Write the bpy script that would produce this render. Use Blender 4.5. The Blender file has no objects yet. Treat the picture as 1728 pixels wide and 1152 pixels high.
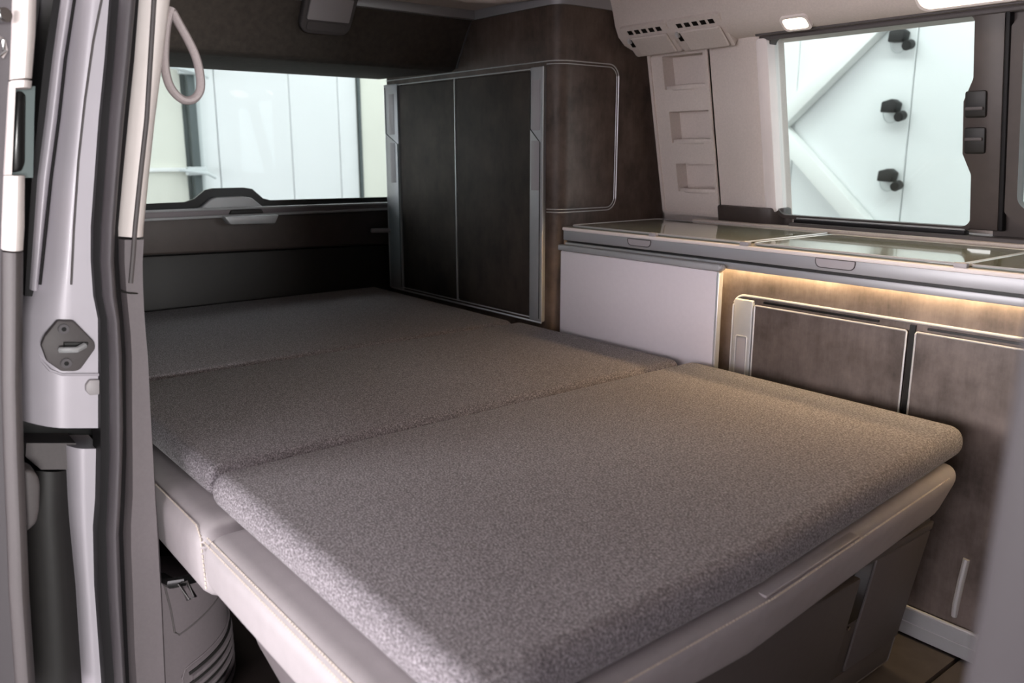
import bpy, bmesh, math, random
from mathutils import Vector, Matrix
random.seed(4)
S = bpy.context.scene
COL = S.collection
PI = math.pi

# ---------------------------------------------------------------- camera
cam_d = bpy.data.cameras.new('camera')
cam = bpy.data.objects.new('camera', cam_d)
COL.objects.link(cam)
S.camera = cam
cam_d.sensor_width = 36.0
cam_d.lens = 1422.0 / 1728.0 * 36.0
cam_d.clip_start = 0.02
cam.location = (0, 0, 0.96)
cam.rotation_euler = (math.radians(90 - 12.7), 0, math.radians(90 - 38.6))
cam_d.dof.use_dof = True
cam_d.dof.focus_distance = 1.75
cam_d.dof.aperture_fstop = 5.0

# ---------------------------------------------------------------- world and exposure
W = bpy.data.worlds.new('scene_light')
S.world = W
W.use_nodes = True
W.node_tree.nodes['Background'].inputs[0].default_value = (1.0, 0.93, 0.98, 1)
W.node_tree.nodes['Background'].inputs[1].default_value = 8.0
S.view_settings.view_transform = 'Standard'
S.view_settings.look = 'None'
S.view_settings.exposure = 0.0
S.view_settings.gamma = 1.0
S.view_settings.use_curve_mapping = False



def scene_light(name, loc, aim, sx, sy, watts):
    L = bpy.data.lights.new(name, 'AREA')
    L.shape = 'RECTANGLE'
    L.size, L.size_y, L.energy = sx, sy, watts
    L.color = (1.0, .985, .97)
    o = bpy.data.objects.new(name, L)
    COL.objects.link(o)
    o.location = loc
    o.rotation_euler = (Vector(aim) - Vector(loc)).to_track_quat('-Z', 'X').to_euler()
    return o


# added fill lights, no lamps seen: two brighten hall walls, two the door side
scene_light('wall_fill', (-2.5, 3.6, 3.3), (-2.5, 5.0, .9), .3, 7.0, 130)
scene_light('wall_fill', (-5.1, 2.2, 3.3), (-6.5, 2.2, .9), 7.0, .3, 95)
scene_light('door_side_fill', (5.0, -1.0, .85), (-1.2, .4, .7), .9, 1.2, 370)  # added unseen light for the pillar and jamb
scene_light('door_side_fill', (-2.2, -3.0, 1.12), (-.8, .4, .5), 1.0, .9, 82)  # added unseen light for the bench side and mattress edge

# ---------------------------------------------------------------- materials
def mat(name, col, rough=.5, metal=0., var=0., vscale=8., bump=0., bscale=300., spec=.5, coat=0.):
    m = bpy.data.materials.new(name)
    m.use_nodes = True
    nt = m.node_tree
    b = nt.nodes['Principled BSDF']
    b.inputs['Base Color'].default_value = (*col, 1)
    b.inputs['Roughness'].default_value = rough
    b.inputs['Metallic'].default_value = metal
    b.inputs['Specular IOR Level'].default_value = spec
    b.inputs['Coat Weight'].default_value = coat
    tc = nt.nodes.new('ShaderNodeTexCoord')
    if var:
        n = nt.nodes.new('ShaderNodeTexNoise')
        n.inputs['Scale'].default_value = vscale
        n.inputs['Detail'].default_value = 5
        r = nt.nodes.new('ShaderNodeValToRGB')
        r.color_ramp.elements[0].position = .3
        r.color_ramp.elements[1].position = .7
        r.color_ramp.elements[0].color = (*[c * (1 - var) for c in col], 1)
        r.color_ramp.elements[1].color = (*[min(1, c * (1 + var)) for c in col], 1)
        nt.links.new(tc.outputs['Object'], n.inputs['Vector'])
        nt.links.new(n.outputs['Fac'], r.inputs['Fac'])
        nt.links.new(r.outputs['Color'], b.inputs['Base Color'])
    if bump:
        n2 = nt.nodes.new('ShaderNodeTexNoise')
        n2.inputs['Scale'].default_value = bscale
        bp = nt.nodes.new('ShaderNodeBump')
        bp.inputs['Strength'].default_value = bump
        bp.inputs['Distance'].default_value = .001
        nt.links.new(tc.outputs['Object'], n2.inputs['Vector'])
        nt.links.new(n2.outputs['Fac'], bp.inputs['Height'])
        nt.links.new(bp.outputs['Normal'], b.inputs['Normal'])
    return m


def emis(name, col, k):
    m = bpy.data.materials.new(name)
    m.use_nodes = True
    b = m.node_tree.nodes['Principled BSDF']
    b.inputs['Base Color'].default_value = (.8, .8, .8, 1)
    b.inputs['Emission Color'].default_value = (*col, 1)
    b.inputs['Emission Strength'].default_value = k
    return m


def glass(name, tint, refl=.025):
    m = bpy.data.materials.new(name)
    m.use_nodes = True
    nt = m.node_tree
    nt.nodes.clear()
    o = nt.nodes.new('ShaderNodeOutputMaterial')
    t = nt.nodes.new('ShaderNodeBsdfTransparent')
    t.inputs[0].default_value = (*tint, 1)
    g = nt.nodes.new('ShaderNodeBsdfGlossy')
    g.inputs['Roughness'].default_value = .02
    mx = nt.nodes.new('ShaderNodeMixShader')
    mx.inputs[0].default_value = refl
    nt.links.new(t.outputs[0], mx.inputs[1])
    nt.links.new(g.outputs[0], mx.inputs[2])
    nt.links.new(mx.outputs[0], o.inputs[0])
    return m


def laminate(name, a, b_, rough=.45):
    """mottled brown-grey stone-look laminate: clouds, drips and fine wipes"""
    m = bpy.data.materials.new(name)
    m.use_nodes = True
    nt = m.node_tree
    b = nt.nodes['Principled BSDF']
    b.inputs['Roughness'].default_value = rough
    b.inputs['Specular IOR Level'].default_value = .25
    tc = nt.nodes.new('ShaderNodeTexCoord')

    def noise(scale, detail, stretch=(1, 1, 1)):
        mp = nt.nodes.new('ShaderNodeMapping')
        mp.inputs['Scale'].default_value = stretch
        nt.links.new(tc.outputs['Object'], mp.inputs['Vector'])
        n = nt.nodes.new('ShaderNodeTexNoise')
        n.inputs['Scale'].default_value = scale
        n.inputs['Detail'].default_value = detail
        n.inputs['Roughness'].default_value = .65
        nt.links.new(mp.outputs['Vector'], n.inputs['Vector'])
        return n
    n1 = noise(7, 6)
    n2 = noise(26, 8, (1, 1, .35))
    n3 = noise(160, 3, (1, 1, .12))
    add = nt.nodes.new('ShaderNodeMath')
    add.operation = 'MULTIPLY_ADD'
    add.inputs[1].default_value = .45
    nt.links.new(n2.outputs['Fac'], add.inputs[0])
    nt.links.new(n1.outputs['Fac'], add.inputs[2])
    add2 = nt.nodes.new('ShaderNodeMath')
    add2.operation = 'MULTIPLY_ADD'
    add2.inputs[1].default_value = .14
    nt.links.new(n3.outputs['Fac'], add2.inputs[0])
    nt.links.new(add.outputs[0], add2.inputs[2])
    r = nt.nodes.new('ShaderNodeValToRGB')
    r.color_ramp.elements[0].position = .58
    r.color_ramp.elements[1].position = 1.02
    r.color_ramp.elements[0].color = (*a, 1)
    r.color_ramp.elements[1].color = (*b_, 1)
    nt.links.new(add2.outputs[0], r.inputs['Fac'])
    nt.links.new(r.outputs['Color'], b.inputs['Base Color'])
    return m


def fabric(name, dark, mid, light, scale=390.):
    """heathered grey upholstery: three yarn shades, fine ribs and a nap bump"""
    m = bpy.data.materials.new(name)
    m.use_nodes = True
    nt = m.node_tree
    b = nt.nodes['Principled BSDF']
    b.inputs['Roughness'].default_value = .95
    b.inputs['Specular IOR Level'].default_value = .1
    b.inputs['Sheen Weight'].default_value = .12
    b.inputs['Sheen Roughness'].default_value = .4
    tc = nt.nodes.new('ShaderNodeTexCoord')
    n = nt.nodes.new('ShaderNodeTexNoise')
    n.inputs['Scale'].default_value = scale
    n.inputs['Detail'].default_value = 3
    n.inputs['Roughness'].default_value = .6
    mp = nt.nodes.new('ShaderNodeMapping')
    mp.inputs['Scale'].default_value = (.75, 1.25, 1)
    nt.links.new(tc.outputs['Object'], mp.inputs['Vector'])
    nt.links.new(mp.outputs['Vector'], n.inputs['Vector'])
    r = nt.nodes.new('ShaderNodeValToRGB')
    e = r.color_ramp.elements
    e[0].position, e[0].color = .33, (*dark, 1)
    e[1].position, e[1].color = .68, (*light, 1)
    k = e.new(.5)
    k.color = (*mid, 1)
    nt.links.new(n.outputs['Fac'], r.inputs['Fac'])
    nt.links.new(r.outputs['Color'], b.inputs['Base Color'])
    bp = nt.nodes.new('ShaderNodeBump')
    bp.inputs['Strength'].default_value = .5
    bp.inputs['Distance'].default_value = .0015
    nt.links.new(n.outputs['Fac'], bp.inputs['Height'])
    nt.links.new(bp.outputs['Normal'], b.inputs['Normal'])
    return m


M = dict(
    lam=laminate('brown_laminate', (.046, .032, .026), (.142, .102, .084)),
    lam_lit=laminate('lit_laminate', (.062, .047, .040), (.19, .150, .134), .4),  # lighter copy of the brown laminate, kitchen's stronger light put into the colour
    lam_shaded=laminate('shaded_laminate', (.018, .0125, .010), (.057, .041, .033), .62),  # darker copy of the brown laminate, shade at the rear put into the colour
    alu=mat('satin_aluminium', (.42, .42, .43), .45, .3, .03, 40),
    chrome=mat('bright_trim', (.62, .61, .62), .3, .4),
    plate=mat('grey_pink_plastic', (.36, .33, .34), .5),
    grey=mat('cool_grey_lacquer', (.36, .355, .37), .42, .25),
    lining=mat('warm_grey_lining', (.62, .545, .505), .9, 0, .05, 220, .15, 500),
    liningdk=mat('dark_brown_lining', (.060, .048, .040), .95, 0, .18, 60, .3, 240),
    cream=mat('cream_trim', (.84, .76, .735), .55, 0, .02, 30),
    browngrey=mat('taupe_plastic', (.085, .074, .075), .6, 0, .04, 200, .1, 600),
    basebrown=mat('dark_taupe_board', (.095, .080, .078), .6, 0, .05, 120),
    lowtrim=mat('mauve_grey_plastic', (.15, .128, .136), .5, 0, .04, 200, .12, 700),
    leather=mat('warm_grey_leather', (.42, .382, .394), .5, 0, .04, 40, .2, 420),
    stitch=mat('cream_thread', (.62, .54, .47), .8),
    paint=mat('silver_lilac_paint', (.49, .455, .50), .48, .15, .02, 20, 0, 1, .4, .05),
    rubber=mat('black_rubber', (.012, .011, .012), .6, spec=.2),
    rubberg=mat('grey_rubber', (.085, .075, .082), .55),
    dark=mat('dark_plastic', (.012, .0105, .010), .55, 0, .1, 60),
    darkb=mat('dark_brown_plastic', (.055, .042, .038), .5, 0, .08, 40),
    black=mat('black_gloss', (.008, .008, .008), .25),
    frit=mat('black_frit', (.006, .006, .007), .3),
    teal=mat('grey_green_plastic', (.10, .135, .135), .4),
    fabric=fabric('heather_grey_fabric', (.100, .090, .098), (.225, .204, .219), (.48, .44, .475)),
    table=mat('pale_grey_table', (.80, .73, .765), .5, 0, .015, 90),
    floor=mat('taupe_floor', (.075, .060, .054), .6, 0, .15, 30),
    top=mat('beige_worktop', (.38, .35, .31), .22, 0, .05, 20),
    glass=glass('window_glass', (.87, .94, .935)),
    glassrear=glass('tinted_rear_glass', (.86, .915, .92), .006),
    glassdark=glass('privacy_glass', (.42, .52, .54)),
    glasslid=mat('grey_green_glass_lid', (.26, .29, .26), .08, 0, .02, 10, 0, 1, .6, .5),
    white=mat('white_hall_wall', (.80, .82, .82), .8, 0, .015, 3),
    whitebeam=mat('white_beam', (.87, .88, .86), .7),
    creamwall=mat('cream_hall_wall', (.74, .745, .66), .8, 0, .02, 3),
    seam=mat('panel_seam', (.62, .66, .66), .8),
    concrete=mat('hall_concrete', (.24, .23, .23), .8, 0, .1, 2),
    post=mat('steel_post', (.10, .12, .12), .5, .3),
    lamp=emis('warm_lamp_lens', (1.0, .80, .55), 9.0),
    loop=mat('mauve_webbing', (.38, .325, .325), .8, 0, .06, 300),
    postgrey=mat('dark_mauve_plastic', (.052, .045, .049), .5),
    gap_dark=mat('dark_gap_shade', (.03, .026, .027), .95),
    led=emis('warm_led_strip', (1.0, .74, .40), 52.0),
    metal=mat('polished_steel', (.7, .7, .7), .15, 1.),
)


# ---------------------------------------------------------------- mesh helpers
def bm_():
    return bmesh.new()


def box(bm, x0, x1, y0, y1, z0, z1, bev=0., seg=3):
    t = bmesh.new()
    vs = [t.verts.new((x, y, z)) for x in (x0, x1) for y in (y0, y1) for z in (z0, z1)]
    for f in ((0, 1, 3, 2), (4, 6, 7, 5), (0, 4, 5, 1), (2, 3, 7, 6), (0, 2, 6, 4), (1, 5, 7, 3)):
        t.faces.new([vs[i] for i in f])
    if bev:
        bmesh.ops.bevel(t, geom=list(t.edges), offset=bev, segments=seg, profile=.5, affect='EDGES')
    merge(bm, t)
    return bm


def merge(bm, t, mtx=None):
    if mtx:
        bmesh.ops.transform(t, matrix=mtx, verts=t.verts)
    me = bpy.data.meshes.new('tmp')
    t.to_mesh(me)
    t.free()
    bm.from_mesh(me)
    bpy.data.meshes.remove(me)


def prism(bm, poly, vec, bev=0., seg=3):
    """3-D polygon extruded along vec"""
    t = bmesh.new()
    v = Vector(vec)
    a = [t.verts.new(Vector(p)) for p in poly]
    b = [t.verts.new(Vector(p) + v) for p in poly]
    n = len(poly)
    t.faces.new(a)
    t.faces.new(b[::-1])
    for i in range(n):
        t.faces.new((a[i], b[i], b[(i + 1) % n], a[(i + 1) % n]))
    bmesh.ops.recalc_face_normals(t, faces=t.faces)
    if bev:
        bmesh.ops.bevel(t, geom=list(t.edges), offset=bev, segments=seg, profile=.5, affect='EDGES')
    merge(bm, t)
    return bm


def ring(bm, outer, inner, vec):
    """frame between two loops with the same number of points, extruded along vec"""
    t = bmesh.new()
    v = Vector(vec)
    L = [[t.verts.new(Vector(p) + k * v) for p in loop] for k in (0, 1) for loop in (outer, inner)]
    n = len(outer)
    for i in range(n):
        j = (i + 1) % n
        for a, b in ((0, 1), (1, 3), (3, 2), (2, 0)):
            t.faces.new((L[a][i], L[a][j], L[b][j], L[b][i]))
    bmesh.ops.recalc_face_normals(t, faces=t.faces)
    merge(bm, t)
    return bm


def tube(bm, pts, r, closed=False, n=8, flat=1., up=(0, 0, 1)):
    t = bmesh.new()
    P = [Vector(p) for p in pts]
    N = len(P)
    rings = []
    for i, p in enumerate(P):
        if closed:
            d = P[(i + 1) % N] - P[i - 1]
        else:
            d = P[min(i + 1, N - 1)] - P[max(i - 1, 0)]
        d.normalize()
        u = Vector(up)
        if abs(d.dot(u)) > .95:
            u = Vector((1, 0, 0)) if abs(d.x) < .9 else Vector((0, 1, 0))
        s = d.cross(u).normalized()
        w = s.cross(d).normalized()
        rings.append([t.verts.new(p + s * (r * math.cos(a)) + w * (r * flat * math.sin(a)))
                      for a in [2 * PI * k / n for k in range(n)]])
    for i in range(N if closed else N - 1):
        A, B = rings[i], rings[(i + 1) % N]
        for k in range(n):
            t.faces.new((A[k], A[(k + 1) % n], B[(k + 1) % n], B[k]))
    if not closed:
        t.faces.new(rings[0])
        t.faces.new(rings[-1][::-1])
    bmesh.ops.recalc_face_normals(t, faces=t.faces)
    merge(bm, t)
    return bm


def cyl(bm, c, axis, r, h, n=16, bev=0.):
    t = bmesh.new()
    bmesh.ops.create_cone(t, cap_ends=True, segments=n, radius1=r, radius2=r, depth=h)
    if bev:
        bmesh.ops.bevel(t, geom=[e for e in t.edges if len(e.link_faces) == 2 and any(len(f.verts) > 4 for f in e.link_faces)],
                        offset=bev, segments=2, affect='EDGES')
    q = Vector((0, 0, 1)).rotation_difference(Vector(axis)).to_matrix().to_4x4()
    merge(bm, t, Matrix.Translation(Vector(c)) @ q)
    return bm


def rrect(a0, a1, b0, b1, r, n=6, rs=None):
    """rounded rectangle in 2-D, counter-clockwise; rs = radii for (a0b0, a1b0, a1b1, a0b1)"""
    rs = rs or (r, r, r, r)
    out = []
    for (ca, cb, sa, sb, st), rr in zip(((a0, b0, 1, 1, PI), (a1, b0, -1, 1, 1.5 * PI), (a1, b1, -1, -1, 0), (a0, b1, 1, -1, .5 * PI)), rs):
        for k in range(n + 1):
            a = st + .5 * PI * k / n
            out.append((ca + sa * rr + rr * math.cos(a), cb + sb * rr + rr * math.sin(a)))
    return out


def strip(bm, rows, depth, prof=None, n=9):
    """solid upright moulding: rows of (left, right) points from top to bottom, cross-section
    pushed towards +X by prof(t), solid back to -X by depth"""
    prof = prof or (lambda t: 0.)
    t = bmesh.new()
    F, B = [], []
    for l, r in rows:
        l, r = Vector(l), Vector(r)
        f, b = [], []
        for k in range(n):
            u = k / (n - 1)
            p = l.lerp(r, u)
            p.x += prof(u)
            f.append(t.verts.new(p))
            q = l.lerp(r, u)
            q.x = min(l.x, r.x) - depth
            b.append(t.verts.new(q))
        F.append(f)
        B.append(b)
    m = len(rows)
    for i in range(m - 1):
        for k in range(n - 1):
            t.faces.new((F[i][k], F[i + 1][k], F[i + 1][k + 1], F[i][k + 1]))
            t.faces.new((B[i][k], B[i][k + 1], B[i + 1][k + 1], B[i + 1][k]))
        t.faces.new((F[i][0], B[i][0], B[i + 1][0], F[i + 1][0]))
        t.faces.new((F[i][-1], F[i + 1][-1], B[i + 1][-1], B[i][-1]))
    for k in range(n - 1):
        t.faces.new((F[0][k], F[0][k + 1], B[0][k + 1], B[0][k]))
        t.faces.new((F[-1][k], B[-1][k], B[-1][k + 1], F[-1][k + 1]))
    bmesh.ops.recalc_face_normals(t, faces=t.faces)
    merge(bm, t)
    return bm


def obj(name, bm, m, parent=None, label=None, cat=None, group=None, kind=None, smooth=True, origin=None):
    me = bpy.data.meshes.new(name)
    o = bpy.data.objects.new(name, me)
    if parent is not None:
        origin = parent.matrix_world.translation if origin is None else Vector(origin)
    if origin is not None:
        bmesh.ops.translate(bm, verts=bm.verts, vec=-Vector(origin))
    bm.to_mesh(me)
    bm.free()
    me.materials.append(M[m])
    if smooth:
        for p in me.polygons:
            p.use_smooth = True
        me.set_sharp_from_angle(angle=math.radians(38))
    COL.objects.link(o)
    if parent is not None:
        o.parent = parent
        o.location = Vector(origin) - parent.matrix_world.translation
        o.matrix_world.translation = Vector(origin)
    elif origin is not None:
        o.location = origin
        o.matrix_world.translation = Vector(origin)
    tag(o, label, cat, group, kind)
    return o


def tag(o, label=None, cat=None, group=None, kind=None):
    for k, v in (('label', label), ('category', cat), ('group', group), ('kind', kind)):
        if v:
            o[k] = v
    return o


def thing(name, loc, label=None, cat=None, group=None, kind=None):
    o = bpy.data.objects.new(name, None)
    o.empty_display_size = .05
    o.location = loc
    o.matrix_world = Matrix.Translation(Vector(loc))
    COL.objects.link(o)
    return tag(o, label, cat, group, kind)


def shear(bm):
    """lean the side wall inwards towards the roof"""
    for v in bm.verts:
        v.co.y -= (v.co.z - .79) * .21
    return bm


# ================================================================ the hall outside
b = box(bm_(), -9, 8, -8, 8, -.62, -.5)
floor_o = obj('floor_outside', b, 'concrete', kind='structure')

co = thing('ceiling_outside', (-1, 0, 3.5), kind='structure')
obj('light_block_roof', box(bm_(), -6.7, 8, -6.1, 5.3, 3.5, 3.6), 'concrete', co)  # unseen roof added to keep light from above off the bed
lo_w = thing('wall_outside_left', (-1, -6, 0), kind='structure')
q = bm_()
box(q, -6.7, -4.0, -6.1, -6.0, -.5, 3.5)
box(q, 3.5, 8, -6.1, -6.0, -.5, 3.5)
box(q, -4.0, 3.5, -6.1, -6.0, 2.3, 3.5)
obj('light_opening_wall', q, 'white', lo_w)  # unseen wall added, its opening shaped to let in low side light
fo_w = thing('wall_outside_front', (8, 0, 0), kind='structure')
obj('dark_bounce_wall', box(bm_(), 7.9, 8, -6, 5.2, -.5, 3.5), 'post', fo_w)  # unseen wall added, kept dark so little light bounces into the van

wr = thing('wall_outside_rear', (-6.5, 2.5, -.5), kind='structure')
obj('panel', box(bm_(), -6.62, -6.5, -3, 1.70, -.5, 3.4, .004, 1), 'creamwall', wr)
obj('panel', box(bm_(), -6.62, -6.497, 1.705, 2.10, -.5, 3.4, .004, 1), 'creamwall', wr)
for a, c in ((2.22, 2.346), (2.352, 2.936), (2.942, 3.36), (3.366, 3.53)):
    obj('panel', box(bm_(), -6.62, -6.5, a, c, -.5, 3.4, .004, 1), 'white', wr)
obj('backing', box(bm_(), -6.72, -6.625, -3, 6, -.5, 3.4), 'seam', wr)
obj('edge_post', box(bm_(), -6.5, -6.46, 3.535, 3.552, -.5, 3.4, .004, 2), 'post', wr)
obj('panel', box(bm_(), -6.6, -6.48, 3.556, 5.0, -.5, 3.4, .004, 1), 'creamwall', wr)
obj('rail', box(bm_(), -6.50, -6.46, .6, 2.10, .815, .845, .006, 2), 'whitebeam', wr)

gp = thing('gate_post', (-6.45, 2.16, -.5), 'dark grey steel gate post standing outside the rear window', 'post')
obj('shaft', box(bm_(), -6.50, -6.42, 2.125, 2.18, -.5, 3.3, .006, 2), 'post', gp)
obj('cover_strip', box(bm_(), -6.50, -6.45, 2.182, 2.217, -.5, 3.3, .004, 2), 'seam', gp)
for z in (.82, 1.53):
    q = box(bm_(), -6.42, -6.36, 2.06, 2.20, z - .03, z + .03, .008, 2)
    tube(q, [(-6.36, 2.0, z + .01), (-6.34, 2.08, z), (-6.35, 2.2, z - .02), (-6.36, 2.26, z - .05)], .012)
    obj('latch', q, 'seam', gp)

wo = thing('wall_outside_right', (-2.5, 5.0, -.5), kind='structure')
for a, c in ((-6.4, -3.30), (-3.296, -2.536), (-2.53, -1.30), (-1.294, 2.0)):
    obj('panel', box(bm_(), a, c, 5.0, 5.12, -.5, 3.4, .004, 1), 'white', wo)
obj('backing', box(bm_(), -6.4, 2.0, 5.125, 5.2, -.5, 3.4), 'seam', wo)


def beam(p, q, w):
    p, q = Vector(p), Vector(q)
    d = (q - p).normalized()
    s = Vector((0, 1, 0)).cross(d) * (w / 2)
    return prism(bm_(), [p + s, q + s, q - s, p - s], (0, -.09, 0), .008, 2)


obj('beam', beam((-3.42, 4.995, 1.10), (-2.60, 4.995, 1.82), .11), 'whitebeam', wo)
obj('beam', beam((-3.42, 4.995, 1.14), (-2.62, 4.995, .42), .11), 'whitebeam', wo)

WHICH = ('topmost black floodlight on the white wall outside, cut off by the window frame',
         'middle black floodlight on the white wall outside, level with the window latch',
         'lowest black floodlight on the white wall outside, nearest the window sill')
for k, c in enumerate(((-2.617, 4.920, 1.610), (-2.623, 4.920, 1.216), (-2.604, 4.920, 0.817))):
    fl = thing('floodlight', c, WHICH[k], 'floodlight', 'floodlights on the outside wall')
    x, y, z = c
    q = prism(bm_(), [(x - .055, y, z - .03), (x + .035, y, z - .035), (x + .045, y, z + .02), (x + .01, y, z + .045), (x - .05, y, z + .03)], (0, .075, 0), .008, 2)
    obj('housing', q, 'dark', fl)
    q = cyl(bm_(), (x + .065, y + .02, z - .055), (0, 1, .2), .028, .06, 16, .004)
    obj('lens_head', q, 'dark', fl)
    q = tube(bm_(), [(x + .05 * math.cos(a) - .015, y + .06, z - .03 + .06 * math.sin(a)) for a in [PI + PI * j / 10 for j in range(11)]], .004, False, 6)
    obj('cable', q, 'seam', fl)

# ================================================================ vehicle shell
fl = thing('floor', (-.8, 1.1, 0), kind='structure')
obj('floor_board', box(bm_(), -2.9, -.605, .30, 2.03, -.05, 0), 'floor', fl)
obj('floor_board', box(bm_(), -.60, 1.2, .26, 2.03, -.05, -.001, .003, 1), 'floor', fl)
obj('underbody', box(bm_(), -2.9, 1.2, .28, 2.08, -.22, -.055), 'dark', fl)

ce = thing('ceiling', (-1, 1.1, 1.37), kind='structure')
obj('roof_lining', box(bm_(), -2.9, 1.2, .40, 2.1, 1.372, 1.42), 'lining', ce)
obj('roof_skin', box(bm_(), -2.95, 1.25, .38, 2.12, 1.425, 1.47, .02, 3), 'paint', ce)
# curved soft edge of the lifting-roof bed base, seen above the rim
q = tube(bm_(), [(-2.02, .6, 1.372), (-2.02, 1.45, 1.372), (-1.99, 1.53, 1.372), (-1.9, 1.56, 1.372), (-1.2, 1.58, 1.372)], .02, False, 10, .5)
obj('edge_roll', q, 'lining', ce)

# ---- right-hand side wall with two window openings (built upright, leaned inwards by shear)
WY0, WY1 = 2.046, 2.09
wall = thing('wall_right', (-1.2, 2.0, .6), kind='structure')
q = bm_()
box(q, -2.9, -1.365, WY0, WY1, .0, 1.40)
box(q, -1.365, 1.2, WY0, WY1, .0, .786)
box(q, -1.365, 1.2, WY0, WY1, 1.245, 1.40)
box(q, -.05, 1.2, WY0, WY1, .775, 1.245)
obj('side_panel', shear(q), 'lining', wall)
obj('window_sill', box(bm_(), -1.29, .3, 1.958, 2.05, .762, .778, .004, 2), 'browngrey', wall)

# pillar cover between the pocket panel and the window: rounded upright with a dark foot
q = prism(bm_(), [(-1.5315, 2.045, .79), (-1.35, 2.045, .79), (-1.340, 2.01, .79), (-1.350, 1.990, .79), (-1.368, 1.978, .79), (-1.39, 1.974, .79), (-1.43, 1.978, .79), (-1.5315, 1.993, .79)], (0, 0, .46))
obj('pillar_cover', shear(q), 'lining', wall)
q = prism(bm_(), [(-1.532, 2.045, .762), (-1.335, 2.045, .762), (-1.328, 2.0, .762), (-1.35, 1.968, .762), (-1.38, 1.960, .762), (-1.532, 1.972, .762)], (0, 0, .05), .006, 2)
obj('pillar_foot', shear(q), 'darkb', wall)


def side_window(name, x0, x1, z0, z1, r, fw, parts):
    w = thing(name, ((x0 + x1) / 2, 1.97, z0), kind='structure')
    out = [(a, 1.985, c) for a, c in rrect(x0 - fw, x1 + fw, z0 - fw, z1 + fw, r + fw)]
    inn = [(a, 1.985, c) for a, c in rrect(x0, x1, z0, z1, r)]
    obj('window_frame', shear(ring(bm_(), out, inn, (0, .028, 0))), 'darkb', w)
    gl = [(a, 2.005, c) for a, c in rrect(x0 - .004, x1 + .004, z0 - .004, z1 + .004, r)]
    obj('pane', shear(prism(bm_(), gl, (0, .005, 0))), 'glass', w)
    return w


w1 = side_window('window_1', -1.338, -.842, .795, 1.238, .022, .010, 1)
# dark upright slider post with its waisted latch plate
pp = [(-.843, .79), (-.843, .91), (-.862, .955), (-.862, 1.065), (-.843, 1.11), (-.843, 1.24), (-.783, 1.24), (-.783, .79)]
obj('slider_post', shear(prism(bm_(), [(a, 1.982, c) for a, c in pp], (0, .02, 0), .003, 2)), 'darkb', w1)
q = bm_()
box(q, -.856, -.812, 1.974, 1.984, 1.03, 1.085, .005, 2)
box(q, -.856, -.812, 1.974, 1.984, .955, 1.01, .005, 2)
lt = obj('latch_plate', shear(q), 'dark', w1)
q = bm_()
box(q, -.852, -.816, 1.968, 1.976, 1.045, 1.052, .002, 2)
box(q, -.852, -.816, 1.968, 1.976, .982, .989, .002, 2)
obj('finger_tab', shear(q), 'browngrey', lt)
q = box(bm_(), -.782, -.772, 1.978, 2.0, .79, 1.24, .004, 2)
obj('seal_strip', shear(q), 'rubber', w1)
q = box(bm_(), -1.28, -.845, 1.965, 1.99, .775, .787, .003, 2)
rl = obj('slide_rail', shear(q), 'rubber', w1)
q = box(bm_(), -1.275, -.848, 1.970, 1.976, .787, .791, .001, 1)
obj('rail_edge', shear(q), 'alu', rl)
w2 = side_window('window_2', -.748, -.12, .838, 1.20, .03, .035, 1)
q = box(bm_(), -.80, -.752, 2.0, 2.03, .76, 1.26)
box(q, -.752, .2, 2.0, 2.03, .76, .836)
box(q, -.752, .2, 2.0, 2.03, 1.202, 1.26)
obj('window_surround', shear(q), 'darkb', w2)
q = [(a, 1.975, c) for a, c in rrect(-1.372, -1.337, .80, 1.24, .012)]
obj('window_edge_strip', shear(prism(bm_(), q, (0, .05, 0), .004, 2)), 'cream', w1)

wf = thing('wall_front', (1.2, 1.1, .5), kind='structure')
obj('front_light_block', box(bm_(), 1.2, 1.25, .26, 2.1, -.1, 1.372), 'browngrey', wf)  # unseen partition added to block light from the front
wfl = thing('wall_left_front', (.6, .3, .5), kind='structure')
obj('side_light_block', box(bm_(), .05, 1.2, .30, .36, .0, 1.372), 'browngrey', wfl)  # unseen solid panel, window left out to block light
# ---- overhead lining along the right side (curved cross-section)
ov = thing('trim_3', (-1.0, 1.9, 1.24), kind='structure')
prof = [(1.775, 1.372), (1.787, 1.34), (1.797, 1.305), (1.812, 1.276), (1.838, 1.255), (1.868, 1.245), (1.90, 1.240), (1.95, 1.240), (2.06, 1.245), (2.06, 1.372)]
obj('overhead_lining', prism(bm_(), [(-1.785, y, z) for y, z in prof], (2.9, 0, 0)), 'lining', ov)
q = tube(bm_(), [(-1.36, 1.888, 1.238), (-1.2, 1.888, 1.238), (.6, 1.888, 1.238)], .007, False, 8)
tube(q, [(-1.36, 1.868, 1.245), (-1.2, 1.868, 1.245), (.6, 1.868, 1.245)], .004, False, 8)
obj('edge_bead', q, 'browngrey', ov)

# ================================================================ tailgate end
X5 = -2.75
wall_rear = thing('wall_rear', (X5, 1.12, .4), kind='structure')
q = bm_()
box(q, -2.86, X5 - .01, .28, 2.06, 0, .765)
box(q, -2.86, X5 - .01, .28, 2.06, 1.235, 1.40)
box(q, -2.86, X5 - .01, .28, .40, .765, 1.235)
box(q, -2.86, X5 - .01, 1.84, 2.06, .765, 1.235)
obj('tailgate_shell', q, 'dark', wall_rear)
q = prism(bm_(), [(X5 + .02, .31, .40), (X5 + .02, 1.60, .40), (X5 + .02, 1.60, .622), (X5 + .02, .31, .655)], (-.03, 0, 0), .006, 2)
obj('lower_panel', q, 'dark', wall_rear)
q = prism(bm_(), [(X5 + .035, .31, .66), (X5 + .035, 1.60, .627), (X5 + .035, 1.60, .757), (X5 + .035, .31, .759)], (-.045, 0, 0), .008, 3)
obj('upper_panel', q, 'darkb', wall_rear)
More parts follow.
